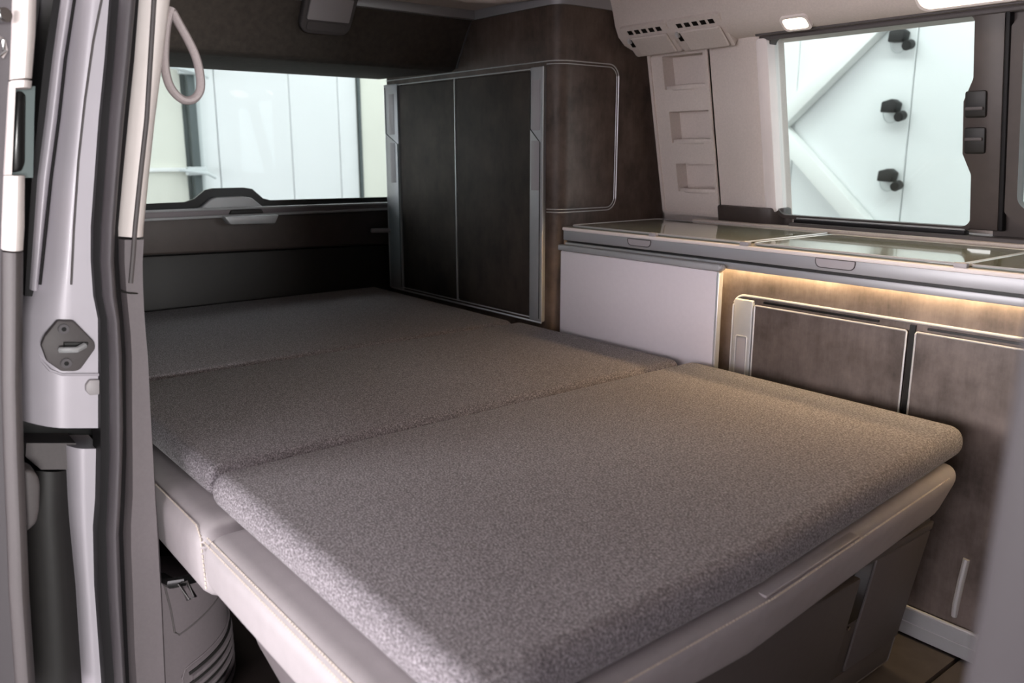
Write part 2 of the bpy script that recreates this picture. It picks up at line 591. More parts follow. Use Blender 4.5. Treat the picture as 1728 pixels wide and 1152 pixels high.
# grey belt ledge with light edges
q = prism(bm_(), [(X5 + .05, .31, .760), (X5 + .05, 1.60, .758), (X5 + .05, 1.60, .777), (X5 + .05, .31, .786)], (-.06, 0, 0), .004, 2)
belt = obj('belt_ledge', q, 'lowtrim', wall_rear)
q = tube(bm_(), [(X5 + .053, .31, .759), (X5 + .053, 1.60, .757)], .0045)
tube(q, [(X5 + .050, .31, .786), (X5 + .050, 1.60, .777)], .004)
obj('light_edge', q, 'alu', belt)
q = prism(bm_(), [(X5 + .08, .965, .760), (X5 + .08, 1.15, .757), (X5 + .08, 1.135, .728), (X5 + .08, .985, .732)], (-.05, 0, 0), .006, 2)
obj('pull_handle', q, 'alu', wall_rear)
q = prism(bm_(), [(X5 + .053, .99, .763), (X5 + .053, 1.11, .762), (X5 + .053, 1.10, .777), (X5 + .053, 1.0, .778)], (-.02, 0, 0), .003, 1)
obj('handle_recess', q, 'dark', belt)
q = tube(bm_(), [(X5 + .06, 1.50, .683), (X5 + .065, 1.52, .683), (X5 + .065, 1.60, .679)], .008)
obj('side_handle', q, 'plate', wall_rear)

w3 = thing('window_3', (X5, 1.1, .80), kind='structure')
lower = [(.33, .797), (.87, .803), (.90, .812), (.935, .838), (.96, .843), (1.06, .843), (1.09, .838), (1.125, .806), (1.15, .799), (1.60, .795), (1.80, .795)]
band = [(y, z + .002) for y, z in lower]
low2 = [(.33, .775), (.88, .778), (.915, .788), (.945, .812), (.965, .818), (1.05, .818), (1.08, .812), (1.115, .782), (1.15, .774), (1.60, .772), (1.80, .772)]
q = prism(bm_(), [(X5 + .012, y, z) for y, z in band] + [(X5 + .012, y, z) for y, z in low2[::-1]], (-.012, 0, 0))
obj('window_frame', q, 'frit', w3)
q = prism(bm_(), [(X5 + .03, .86, .775)] + [(X5 + .03, y, z) for y, z in low2[2:8]] + [(X5 + .03, 1.14, .772)], (-.03, 0, 0), .003, 1)
obj('motor_cover', q, 'alu', w3)
q = prism(bm_(), [(X5, .36, .76), (X5, 1.85, .76), (X5, 1.85, 1.25), (X5, .36, 1.25)], (-.005, 0, 0))
obj('pane', q, 'glassrear', w3)

# rear roof lining: dark box section that comes forward over the window
tr2 = thing('trim_2', (-2.5, 1.1, 1.2), kind='structure')
pr = [(-2.775, 1.213), (-2.30, 1.205), (-2.272, 1.215), (-2.225, 1.29), (-2.165, 1.372), (-2.775, 1.372)]
obj('rear_lining', prism(bm_(), [(x, .33, z) for x, z in pr], (0, 1.275, 0), .004, 1), 'liningdk', tr2)
tube_pts = [(-2.268, 1.588, 1.214), (-2.222, 1.588, 1.29), (-2.185, 1.588, 1.348)]
obj('piping', tube(bm_(), tube_pts, .003), 'browngrey', tr2)

# housing on the rear lining
hs = thing('lamp_housing', (-2.2, 1.11, 1.33), 'brownish grey plastic lamp housing on the dark lining over the rear window', 'lamp')
D = Vector((-.0875, 0, -.135)).normalized()     # down the sloping lining
O = Vector((-2.176, 0, 1.357))
N = Vector((.84, 0, -.545))


def onlin(y, s, off=0.):
    p = O + D * s + N * off
    return (p.x, y, p.z)


ys = rrect(1.035, 1.185, -.02, .092, .0, 6, (0, .0, .03, .03))
q = prism(bm_(), [onlin(y, s) for y, s in ys], N * .022, .006, 3)
obj('bezel', q, 'browngrey', hs)
q = prism(bm_(), [onlin(y, s, .0215) for y, s in rrect(1.048, 1.172, -.015, .05, .004)], N * .006, .002, 2)
obj('lens', q, 'plate', hs)
q = prism(bm_(), [onlin(y, s, .0215) for y, s in rrect(1.052, 1.168, .055, .080, .008)], N * .003, .001, 1)
obj('switch', q, 'browngrey', hs)

# ================================================================ tall cabinet
CX0, CXE, CY, CR = -2.70, -1.835, 1.59, .045
LA = CXE - CX0
LB = LA + CR * PI / 2


def cab(u, z, off=0.):
    """unrolled cabinet front (u along the front, round the corner and back along the side)"""
    if u <= LA:
        return (CX0 + u, CY - off, z)
    if u <= LB:
        a = (u - LA) / CR
        r = CR + off
        return (CXE + r * math.sin(a), CY + CR - r * math.cos(a), z)
    return (CXE + CR + off, CY + CR + (u - LB), z)


def cabpanel(bm, u0, u1, zl, zh, o0, o1):
    us = sorted({u0, u1} | {u for u in [LA + (LB - LA) * k / 8 for k in range(9)] if u0 < u < u1}
                | {u1 - .03 * (1 - math.cos(k * PI / 12)) for k in range(7) if u1 - .03 > u0} if True else [])
    t = bmesh.new()
    cols = []
    for u in us:
        a, c = zl(u), zh(u)
        cols.append([t.verts.new(cab(u, z, o)) for z, o in ((a, o0), (c, o0), (c, o1), (a, o1))])
    for A, B in zip(cols, cols[1:]):
        for k in range(4):
            j = (k + 1) % 4
            t.faces.new((A[k], A[j], B[j], B[k]))
    t.faces.new(cols[0])
    t.faces.new(cols[-1][::-1])
    bmesh.ops.recalc_face_normals(t, faces=t.faces)
    merge(bm, t)
    return bm


USIDE = LB + (1.812 - 1.635)
ward = thing('tall_cabinet', (-2.2, 1.7, .46), 'tall brown stone-look cabinet with rounded corner reaching the ceiling behind the bed', 'cabinet')
UEND = LB + .40
obj('carcass', cabpanel(bm_(), 0, UEND, lambda u: .02, lambda u: 1.348, -.018, 0), 'lam', ward)
obj('carcass_back', box(bm_(), -2.70, -1.86, 1.62, 1.98, .02, 1.20), 'dark', ward)
ZT, ZB = 1.188, .472


def shutter(x0, x1):
    return box(bm_(), x0, x1, CY - .010, CY + .002, ZB + .012, ZT - .008, .002, 1)


for x0, x1 in ((-2.605, -2.270), (-2.264, -1.893)):
    sh = obj('shutter_door', shutter(x0, x1), 'lam_shaded', ward)
obj('door_split', box(bm_(), -2.2695, -2.2645, CY - .013, CY, ZB + .01, ZT - .006, .001, 1), 'chrome', ward)


def rail(x0, x1, gx0, gx1, sgn):
    r = obj('handle_rail', box(bm_(), x0, x1, CY - .016, CY + .002, ZB, ZT, .004, 2), 'alu', ward)
    for z0, z1 in ((1.018, 1.155), (.852, .990)):
        obj('grip', box(bm_(), gx0, gx1, CY - .0175, CY - .010, z0, z1, .002, 2), 'plate', r)
    e0, e1 = (x0 + .003, x1 - .008) if sgn > 0 else (x0 + .003, x1 - .004)
    q = tube(bm_(), [(e0, CY - .0165, ZT - .01), (e0, CY - .0165, 1.022), (e1, CY - .0165, .985), (e1, CY - .0165, ZB + .01)], .0016, False, 6)
    obj('split_line', q, 'dark', r)


rail(-1.892, -1.838, -1.884, -1.846, 1)
rail(-2.692, -2.608, -2.664, -2.630, -1)
obj('rail_shadow_gap', box(bm_(), -2.608, -2.598, CY - .006, CY, ZB, ZT), 'dark', ward)
# corner door with its double bright outline


def zl(u):
    d = USIDE - u
    return .80 + (.03 - math.sqrt(max(0, .03 ** 2 - (.03 - d) ** 2)) if d < .03 else 0)


def zh(u):
    d = USIDE - u
    return ZT + .006 - (.03 - math.sqrt(max(0, .03 ** 2 - (.03 - d) ** 2)) if d < .03 else 0)


UC = LA + .004
cd = obj('corner_door', cabpanel(bm_(), UC, USIDE - .008, lambda u: zl(u + .008) + .006, lambda u: zh(u + .008) - .006, 0, .006), 'lam', ward)


def outline(grow, u_start):
    us = sorted([u_start, LA, LB, USIDE - .03] + [LA + (LB - LA) * k / 16 for k in range(1, 16)])
    us = [u for u in us if u >= u_start]
    pts = [(u, ZT + .006 + grow) for u in us]
    pts += [(USIDE - .03 + (.03 + grow) * math.sin(a), ZT - .024 + (.03 + grow) * math.cos(a)) for a in [PI / 2 * k / 8 for k in range(1, 9)]]
    pts += [(USIDE - .03 + (.03 + grow) * math.cos(a), .83 - (.03 + grow) * math.sin(a)) for a in [PI / 2 * k / 8 for k in range(0, 9)]]
    ub = [LB + .0001] + [LB - (LB - LA) * k / 16 for k in range(1, 16)] + [UC]
    pts += [(u, .80 - grow) for u in ub]
    return pts


q = tube(bm_(), [cab(u, z, .003) for u, z in outline(.008, 0.002)], .0016, False, 6)
tube(q, [cab(u, z, .003) for u, z in outline(0, LA - .0)], .0013, False, 6)
obj('bright_outline', q, 'chrome', ward)
q = tube(bm_(), [(-2.69, CY - .012, ZB - .002), (-1.84, CY - .012, ZB - .002)], .003)
tube(q, [(-2.61, CY - .012, ZB + .008), (-1.89, CY - .012, ZB + .008)], .0018)
tube(q, [(-2.61, CY - .012, ZT - .004), (-1.89, CY - .012, ZT - .004)], .0018)
tube(q, [(-1.836, CY - .014, ZB), (-1.836, CY - .014, ZT)], .0022)
tube(q, [(-2.694, CY - .014, ZB), (-2.694, CY - .014, ZT)], .0022)
obj('bright_edge', q, 'chrome', ward)

# bright rim between cabinet tops, rear lining and ceiling
rim = thing('trim_1', (-2.0, 1.59, 1.36), kind='structure')
q = cabpanel(bm_(), .52, LB + .165, lambda u: 1.346, lambda u: 1.374, -.01, .006)
obj('roof_rim', q, 'grey', rim)
q = box(bm_(), -2.19, -2.165, .35, 1.60, 1.346, 1.374, .004, 2)
obj('roof_rim', q, 'grey', rim)

# ================================================================ kitchen block
KY = 1.60
kit = thing('kitchen_cabinet', (-1.0, 1.75, 0), 'low brown stone-look kitchen cabinet under the worktop with bright framed doors', 'cabinet')
obj('carcass', box(bm_(), -1.77, .10, KY, 1.96, .066, .735), 'lam_lit', kit)
# fascia with drop-shaped pulls
obj('fascia', box(bm_(), -1.735, .10, 1.566, KY, .722, .7495, .002, 2), 'grey', kit)
obj('fascia_groove', box(bm_(), -1.73, .10, 1.574, KY, .715, .723), 'dark', kit)
obj('fascia_lip', box(bm_(), -1.73, .10, 1.568, 1.580, .700, .716, .002, 2), 'grey', kit)
for xa, xb, za, zb in ((-1.490, -1.412, .729, .7455), (-.960, -.873, .729, .7475)):
    ol = rrect(xa, xb, za, zb, .003, 4, (.012, .012, .002, .002))
    gp_ = obj('pull', prism(bm_(), [(x, 1.5645, z) for x, z in ol], (0, .004, 0), .001, 1), 'plate', kit)
    obj('pull_outline', tube(bm_(), [(x, 1.5645, z) for x, z in ol], .0011, True, 6), 'browngrey', gp_)
# LED strip tucked behind the lip
obj('led_strip', box(bm_(), -1.735, .05, 1.583, 1.592, .704, .709), 'led', kit)
# lower doors: one rounded bright frame, a grip rail and two shutters
fo = rrect(-1.180, -.16, .03, .640, .03, 8)
obj('door_frame', tube(bm_(), [(x, KY - .002, z) for x, z in fo], .0028, True, 8), 'chrome', kit)
gr = obj('handle_rail', box(bm_(), -1.174, -1.122, KY - .010, KY + .001, .10, .632, .004, 3), 'alu', kit)
obj('grip', box(bm_(), -1.160, -1.134, KY - .012, KY - .006, .40, .545, .003, 2), 'plate', gr)
obj('grip_outline', tube(bm_(), [(x, KY - .0115, z) for x, z in rrect(-1.162, -1.132, .40, .548, .004, 3)], .0015, True, 6), 'chrome', gr)
for x0, x1 in ((-1.118, -.770), (-.752, -.17)):
    d = obj('shutter_door', box(bm_(), x0, x1, KY - .008, KY + .001, .04, .622, .002, 1), 'lam_lit', kit)
    q = tube(bm_(), [(x, KY - .008, z) for x, z in rrect(x0, x1, .04, .622, .003, 2)], .0020, True, 6)
    obj('bright_edge', q, 'chrome', d)
    obj('slot', box(bm_(), x0 + .02, x1 - .06, KY - .006, KY + .001,   .6285, .6330), 'black', kit)
obj('door_gap', box(bm_(), -.7665, -.7555, KY - .005, KY + .001, .06, .634), 'black', kit)
dd = rrect(-.615, -.2, .078, .30, .02, 6)
# low bright-edged flap by the floor
bb = thing('baseboard_right', (-.5, 1.6, 0), kind='structure')
q = box(bm_(), -1.7, .10, KY - .016, KY + .002, .004, .062, .002, 1)
obj('skirting', q, 'alu', bb)
q = tube(bm_(), [(-1.7, KY - .014, .063), (.1, KY - .014, .063)], .004)
tube(q, [(-1.7, KY - .016, .033), (.1, KY - .016, .033)], .0012)
obj('skirting_edge', q, 'chrome', bb)
q = tube(bm_(), [(-.610, KY - .008, .206), (-.614, KY - .010, .16), (-.618, KY - .010, .11), (-.620, KY - .004, .082)], .009, False, 10, .7)
obj('pull_bar', q, 'chrome', kit)

# worktop
wt = thing('worktop', (-1.0, 1.78, .735), 'beige kitchen worktop with grey-green glass lids under the side window', 'worktop')
obj('slab', box(bm_(), -1.735, .10, 1.562, 1.975, .7505, .758, .002, 2), 'top', wt)
for x0, x1, y0, y1 in ((-1.715, -1.150, 1.575, 1.93), (-1.125, -.675, 1.575, 1.90), (-.668, .05, 1.575, 1.90)):
    ol = [(x, y, .7585) for x, y in rrect(x0, x1, y0, y1, .02, 4)]
    g = obj('glass_lid', prism(bm_(), ol, (0, 0, .005), .001, 1), 'glasslid', wt)
    obj('lid_edge', tube(bm_(), [(x, y, .7625) for x, y in rrect(x0, x1, y0, y1, .02, 4)], .0028, True, 6, .8), 'chrome', g)
obj('front_bead', tube(bm_(), [(-1.73, 1.562, .753), (.1, 1.562, .753)], .0045), 'cream', wt)
for x in (-1.405, -1.135, -.672):
    obj('hinge_clip', box(bm_(), x - .012, x + .012, 1.560, 1.572, .757, .766, .002, 2), 'plate', wt)
obj('back_strip', box(bm_(), -1.60, .10, 1.945, 1.978, .758, .769, .004, 2), 'lining', wt)

# folding table stowed against the kitchen front
tb = thing('folding_table', (-1.46, 1.56, .475), 'pale grey folding table panel stowed upright between bed and kitchen front', 'table')
obj('table_panel', box(bm_(), -1.728, -1.196, 1.550, 1.563, .40, .694, .003, 2), 'table', tb)
obj('table_rail', box(bm_(), -1.735, -1.185, 1.545, 1.564, .695, .711, .004, 3), 'alu', tb)
obj('table_edge', box(bm_(), -1.1955, -1.187, 1.548, 1.564, .40, .694, .003, 2), 'chrome', tb)
obj('rail_knob', cyl(bm_(), (-1.183, 1.552, .704), (1, 0, 0), .006, .012, 12, .002), 'chrome', tb)

# pocket panel on the side wall
pk = thing('pocket_panel', (-1.64, 1.96, .78), 'warm grey wall panel with three storage pockets between cabinet and side window', 'storage panel')
q = bm_()
holes = [(-1.697, -1.553, 1.133, 1.222), (-1.690, -1.545, .985, 1.072), (-1.683, -1.545, .845, .925)]
PX0, PX1, PZ0, PZ1 = -1.748, -1.534, .775, 1.238
zs = [PZ0, .845, .925, .985, 1.072, 1.133, 1.222, PZ1]
for k in range(7):
    if k % 2 == 0:
        box(q, PX0, PX1, 1.990, 2.044, zs[k], zs[k + 1])
    else:
        h = holes[2 - k // 2]
        box(q, PX0, h[0], 1.990, 2.044, zs[k], zs[k + 1])
        box(q, h[1], PX1, 1.990, 2.044, zs[k], zs[k + 1])
bmesh.ops.remove_doubles(q, verts=q.verts, dist=.0002)
obj('front', shear(q), 'lining', pk)
o2 = [(a, 1.984, c) for a, c in rrect(PX0, PX1, PZ0, PZ1, .012)]
i2 = [(a, 1.984, c) for a, c in rrect(PX0 + .009, PX1 - .009, PZ0 + .009, PZ1 - .009, .012)]
obj('rim', shear(ring(bm_(), o2, i2, (0, .02, 0))), 'lining', pk)
for h in holes:
    q = box(bm_(), h[0] - .004, h[1] + .004, 2.036, 2.045, h[2] - .006, h[3] + .004)
    # curved front lip of the pocket
    n = 10
    lip = [(h[0] + (h[1] - h[0]) * t / n, 1.996 - .012 * math.sin(PI * t / n), h[2] - .004) for t in range(n + 1)]
    lip += [(h[1], 2.004, h[2] - .004), (h[0], 2.004, h[2] - .004)]
    prism(q, lip, (0, 0, .014), .003, 2)
    obj('pocket', shear(q), 'lining', pk)

# air vents in the overhead lining (built on the sloping face of its curve)


def vent(name, xc, label):
    v = thing(name, (xc, 1.83, 1.26), label, 'air vent', 'air vents over the pocket panel')
    T = Vector((0, .60, -.52)).normalized()       # outwards and down along the face
    Nn = Vector((0, -.655, -.755)).normalized()   # out of the face
    Oo = Vector((xc, 1.806, 1.288)) + Nn * .004

    def at(a, s, o=0.):
        p = Oo + Vector((a, 0, 0)) + T * s + Nn * o
        return p
    q = prism(bm_(), [at(a, s) for a, s in rrect(-.085, .085, -.015, .092, .008)], Nn * -.02, .002, 2)
    obj('bezel', q, 'lining', v)
    q = prism(bm_(), [at(a, s, .001) for a, s in rrect(-.055, .075, .018, .085, .006)], Nn * .007, .004, 3)
    fp = obj('flap', q, 'lining', v)
    for k in range(5):
        a = -.050 + k * .026
        obj('air_slot', prism(bm_(), [at(a - .008, -.003, .0006), at(a + .009, -.003, .0006), at(a + .009, .011, .0006), at(a - .008, .011, .0006)], Nn * -.004), 'black', v)
    q = prism(bm_(), [at(-.076, .022, .0006), at(-.062, .022, .0006), at(-.062, .055, .0006), at(-.076, .055, .0006)], Nn * -.004)
    obj('wheel_slot', q, 'black', v)
    q = cyl(bm_(), at(-.069, .030, .001), (1, 0, 0), .009, .007, 14, .001)
    obj('thumb_wheel', q, 'chrome', v)


vent('air_vent', -1.684, 'left grey air vent in the overhead lining, next to the tall cabinet')
vent('air_vent', -1.508, 'right grey air vent in the overhead lining, nearer the side window')


# ceiling lamps
def lamp(name, xc, wid, hgt, label, yz, watts):
    lp = thing(name, (xc, *yz), label, 'ceiling lamp')
    T = Vector((0, .80, -.60)).normalized()
    Nn = Vector((0, -.60, -.80)).normalized()
    Oo = Vector((xc, *yz))
    r = hgt * .35
    at = lambda a, s, o: Oo + Vector((a, 0, 0)) + T * s + Nn * o
    q = ring(bm_(), [at(a, s, -.006) for a, s in rrect(-wid / 2 - .006, wid / 2 + .006, -hgt / 2 - .006, hgt / 2 + .006, r)],
             [at(a, s, -.006) for a, s in rrect(-wid / 2, wid / 2, -hgt / 2, hgt / 2, r)], Nn * .010)
    obj('bezel', q, 'cream', lp)
    q = prism(bm_(), [at(a, s, -.006) for a, s in rrect(-wid / 2, wid / 2, -hgt / 2, hgt / 2, r)], Nn * .009, .001, 1)
    obj('lens', q, 'lamp', lp)
    L = bpy.data.lights.new('lamp_light', 'AREA')
    L.shape = 'RECTANGLE'
    L.size, L.size_y = wid * .9, hgt * .9
    L.energy = watts
    L.color = (1.0, .66, .30)
    L.spread = math.radians(100)
    lo = bpy.data.objects.new('lamp_light', L)
    COL.objects.link(lo)
    lo.parent = lp
    aim = Vector((0, -.52, -.85))
    lo.location = Nn * .012
    lo.rotation_euler = aim.to_track_quat('-Z', 'Y').to_euler()


lamp('ceiling_lamp', -1.225, .062, .034, 'small lit reading lamp in the lining above the side window', (1.834, 1.2565), .55)
lamp('ceiling_lamp', -.835, .19, .06, 'larger lit lamp strip at the top edge of the picture above the slider post', (1.822, 1.270), 1.0)

# ================================================================ bench bed
bed = thing('bench_seat', (-1.1, .95, 0), 'warm grey leather bench seat folded flat under the mattress topper', 'bench')


def cushion(poly, z0, z1, r, seg=5):
    return prism(bm_(), [(x, y, z0) for x, y in poly], (0, 0, z1 - z0), r, seg)


seat_plan = [(-1.155, .345), (-.525, .345), (-.535, .85), (-.590, 1.50), (-1.155, 1.50)]
q = cushion(seat_plan, .314, .4235, .032, 6)
for v in q.verts:
    k = max(0, (.425 - v.co.z) / .11)
    if v.co.x > -.8:
        v.co.x -= .034 * k
    if v.co.y > 1.2:
        v.co.y -= .030 * k
    if v.co.y < .6:
        v.co.z = .4235 - (.4235 - v.co.z) * .78
obj('seat_cushion', q, 'leather', bed)
obj('backrest', cushion([(-1.98, .352), (-1.16, .352), (-1.16, 1.50), (-1.98, 1.50)], .300, .4225, .036), 'leather', bed)
obj('rear_support', cushion([(-2.72, .36), (-1.99, .36), (-1.99, 1.52), (-2.72, 1.52)], .330, .4225, .01, 2), 'browngrey', bed)


def stitches(pts, step, ln, r):
    """dashes along a polyline"""
    q = bm_()
    P = [Vector(p) for p in pts]
    for a, c in zip(P, P[1:]):
        d = c - a
        n = max(1, int(d.length / step))
        for k in range(n):
            s = a + d * ((k + .15) / n)
            e = s + d.normalized() * min(ln, d.length / n * .7)
            tube(q, [s, e], r, False, 4)
    return q


q = stitches([(-1.15, .3565, .4175), (-.55, .3565, .4175)], .0065, .0048, .0015)
bm2 = stitches([(-1.15, .3515, .4125), (-.55, .3515, .4125)], .0065, .0048, .0015)
me = bpy.data.meshes.new('t'); bm2.to_mesh(me); q.from_mesh(me); bm2.free()
obj('stitching', q, 'stitch', bed, kind='stuff')
q = stitches([(-1.9, .361, .4145), (-1.21, .361, .4145), (-1.185, .358, .405), (-1.170, .354, .385), (-1.166, .354, .33)], .0065, .0048, .0015)
obj('stitching', q, 'stitch', bed, kind='stuff')
q = stitches([(-.533, .36, .4185), (-.541, .85, .4185), (-.588, 1.42, .4185)], .0065, .0048, .0015)
obj('stitching', q, 'stitch', bed, kind='stuff')
q = prism(bm_(), [(-.60, .84, .418), (-.546, .84, .418), (-.563, 1.09, .418), (-.62, 1.09, .418)], (0, 0, .004), .0015, 2)
obj('zip_flap', q, 'leather', bed)
# base box with drawer, its front leaning back towards the floor
def lean(bm):
    for v in bm.verts:
        v.co.x += (v.co.z - .33) * .17
    return bm


obj('base_box', lean(box(bm_(), -1.12, -.622, .47, 1.455, .004, .326, .006, 2)), 'basebrown', bed)
dr = obj('drawer_front', lean(box(bm_(), -.623, -.606, .56, 1.205, .075, .296, .005, 2)), 'basebrown', bed)
obj('finger_recess', lean(box(bm_(), -.623, -.6205, 1.207, 1.268, .185, .302)), 'black', bed)
obj('base_rail', lean(box(bm_(), -.623, -.616, .47, 1.455, .303, .320, .003, 2)), 'basebrown', bed)
obj('base_sill', lean(box(bm_(), -.624, -.6205, .47, 1.455, .012, .070, .004, 2)), 'basebrown', bed)
obj('base_stile', lean(box(bm_(), -.623, -.617, 1.270, 1.455, .072, .302, .004, 2)), 'basebrown', bed)
obj('screw', lean(cyl(bm_(), (-.619, 1.238, .178), (1, 0, 0), .004, .004, 10)), 'metal', bed)
# hinge plate under the left side
q = prism(bm_(), [(-1.20, .40, .335), (-.98, .40, .335), (-.93, .40, .27), (-1.00, .40, .22), (-1.10, .40, .25)], (0, .03, 0), .006, 2)
obj('hinge_plate', q, 'lowtrim', bed)
obj('slide_rail', box(bm_(), -1.30, -.66, .41, .45, .004, .05, .006, 2), 'dark', bed)

# mattress topper in three sections
top = thing('mattress_topper', (-1.6, .95, .4235), 'grey heathered fabric mattress topper in three sections covering the bench bed', 'mattress')
secs = [
    [(-2.715, .44), (-1.884, .405), (-1.884, 1.515), (-2.715, 1.525)],
    [(-1.873, .398), (-1.261, .400), (-1.268, 1.530), (-1.873, 1.527)],
    [(-1.240, .392), (-.545, .392), (-.552, .85), (-.612, 1.532), (-1.247, 1.538)],
]
for k, pl in enumerate(secs):
    o = obj('cushion_section', cushion(pl, .4245, (.478, .478, .482)[k], (.022, .022, .026)[k], 6), 'fabric', top)

for x0, x1 in ((-1.886, -1.871), (-1.270, -1.238)):
    obj('gap_shade', box(bm_(), x0, x1,   .43, 1.50, .4245, .450, .002, 1), 'gap_dark', top)  # dark strip added so the gap between sections looks shaded

# ================================================================ rear corner pillar of the door opening
wl = thing('wall_left', (-2.0, .3, .3), kind='structure')
q = bm_()
box(q, -2.85, -1.56, .27, .32, -.2, .80)
box(q, -2.85, -2.50, .27, .32, .80, 1.20)
box(q, -2.85, -1.56, .30, .42, 1.20, 1.42)
box(q, -1.56, 1.2, .40, .47, 1.33, 1.42)
obj('inner_panel', q, 'dark', wl)
q = box(bm_(), -2.51, -1.55, .288, .293, .79, 1.21)
obj('pane', q, 'glassdark', wl)
q = box(bm_(), -2.85, -1.53, .235, .262, -.3, .78, .006, 2)
obj('outer_skin', q, 'dark', wl)

rnd = lambda t: .018 * math.sin(PI * t)
P_top = [((-1.360, 0.396, 1.208), (-1.360, 0.442, 1.213)),
    ((-1.360, 0.390, 1.175), (-1.360, 0.435, 1.180)),
    ((-1.360, 0.376, 1.092), (-1.360, 0.417, 1.095)),
    ((-1.360, 0.360, 1.007), (-1.360, 0.398, 1.008)),
    ((-1.360, 0.344, 0.922), (-1.360, 0.381, 0.921)),
    ((-1.360, 0.331, 0.849), (-1.360, 0.367, 0.847)),
    ((-1.360, 0.329, 0.836), (-1.360, 0.365, 0.833))]
flat = lambda t: .018 * min(1, 3 * math.sin(PI * max(0, min(1, t))))
P_low = [((-1.360, 0.329, 0.832), (-1.360, 0.365, 0.830)),
    ((-1.360, 0.326, 0.799), (-1.360, 0.360, 0.796)),
    ((-1.360, 0.325, 0.763), (-1.360, 0.357, 0.760)),
    ((-1.360, 0.325, 0.727), (-1.360, 0.355, 0.723)),
    ((-1.360, 0.325, 0.690), (-1.360, 0.354, 0.686)),
    ((-1.360, 0.323, 0.652), (-1.360, 0.354, 0.648)),
    ((-1.360, 0.314, 0.559), (-1.360, 0.350, 0.551)),
    ((-1.360, 0.308, 0.493), (-1.360, 0.348, 0.484)),
    ((-1.360, 0.302, 0.433), (-1.360, 0.346, 0.422)),
    ((-1.360, 0.294, 0.385), (-1.360, 0.345, 0.370)),
    ((-1.360, 0.290, 0.345), (-1.360, 0.344, 0.329)),
    ((-1.360, 0.285, 0.264), (-1.360, 0.341, 0.244)),
    ((-1.360, 0.279, 0.180), (-1.360, 0.337, 0.158)),
    ((-1.360, 0.276, 0.103), (-1.360, 0.333, 0.079)),
    ((-1.360, 0.272, 0.018), (-1.360, 0.329, -0.009))]
cp = thing('trim_4', (-1.38, .35, .3), kind='structure')
obj('pillar_cover', strip(bm_(), P_top, .07, rnd), 'cream', cp)
obj('pillar_cover_foot', strip(bm_(), P_low, .07, flat, 17), 'lowtrim', cp)
q = tube(bm_(), [(-1.338, 0.409, 1.198), (-1.338, 0.398, 1.125), (-1.338, 0.380, 1.007), (-1.338, 0.363, 0.922), (-1.338, 0.349, 0.849), (-1.338, 0.341, 0.800), (-1.338, 0.335, 0.767)], .0035, False, 8)
obj('groove', q, 'browngrey', cp)
q = tube(bm_(), [(-1.345, 0.322, 0.755), (-1.338, 0.333, 0.752), (-1.345, 0.349, 0.749)], .0015, False, 6)
obj('joint', q, 'dark', cp)

seal = [((-1.345, 0.355, 1.201), (-1.345, 0.392, 1.205)),
    ((-1.345, 0.349, 1.169), (-1.345, 0.386, 1.173)),
    ((-1.345, 0.335, 1.088), (-1.345, 0.372, 1.090)),
    ((-1.345, 0.319, 1.006), (-1.345, 0.356, 1.007)),
    ((-1.345, 0.305, 0.923), (-1.345, 0.340, 0.922)),
    ((-1.345, 0.293, 0.852), (-1.345, 0.327, 0.850)),
    ((-1.345, 0.288, 0.804), (-1.345, 0.323, 0.801)),
    ((-1.345, 0.286, 0.751), (-1.345, 0.321, 0.747)),
    ((-1.345, 0.289, 0.715), (-1.345, 0.321, 0.711)),
    ((-1.345, 0.284, 0.661), (-1.345, 0.319, 0.656)),
    ((-1.345, 0.273, 0.552), (-1.345, 0.309, 0.544)),
    ((-1.345, 0.269, 0.507), (-1.345, 0.305, 0.499)),
    ((-1.345, 0.260, 0.430), (-1.345, 0.295, 0.420)),
    ((-1.345, 0.252, 0.383), (-1.345, 0.288, 0.372)),
    ((-1.345, 0.244, 0.285), (-1.345, 0.282, 0.271)),
    ((-1.345, 0.238, 0.128), (-1.345, 0.273, 0.113)),
    ((-1.345, 0.235, 0.044), (-1.345, 0.269, 0.028))]
bulb = [((-1.325, 0.363, 1.199), (-1.325, 0.383, 1.201)),
    ((-1.325, 0.357, 1.167), (-1.325, 0.376, 1.169)),
    ((-1.325, 0.343, 1.087), (-1.325, 0.361, 1.088)),
    ((-1.325, 0.328, 1.006), (-1.325, 0.345, 1.006)),
    ((-1.325, 0.314, 0.923), (-1.325, 0.330, 0.923)),
    ((-1.325, 0.302, 0.853), (-1.325, 0.318, 0.852)),
    ((-1.325, 0.296, 0.805), (-1.325, 0.312, 0.804)),
    ((-1.325, 0.294, 0.753), (-1.325, 0.310, 0.751)),
    ((-1.325, 0.297, 0.717), (-1.325, 0.311, 0.715)),
    ((-1.325, 0.294, 0.664), (-1.325, 0.309, 0.661)),
    ((-1.325, 0.284, 0.555), (-1.325, 0.300, 0.551)),
    ((-1.325, 0.280, 0.510), (-1.325, 0.295, 0.507)),
    ((-1.325, 0.270, 0.434), (-1.325, 0.285, 0.430)),
    ((-1.325, 0.263, 0.387), (-1.325, 0.278, 0.382)),
    ((-1.325, 0.256, 0.289), (-1.325, 0.272, 0.283)),
    ((-1.325, 0.250, 0.133), (-1.325, 0.264, 0.127)),
    ((-1.325, 0.247, 0.050), (-1.325, 0.261, 0.044))]
sl = obj('door_seal', strip(bm_(), seal, .05, lambda t: .008 * math.sin(PI * t)), 'rubber', cp)
obj('seal_bulb', strip(bm_(), bulb, .02, lambda t: .012 * math.sin(PI * t)), 'rubberg', sl)

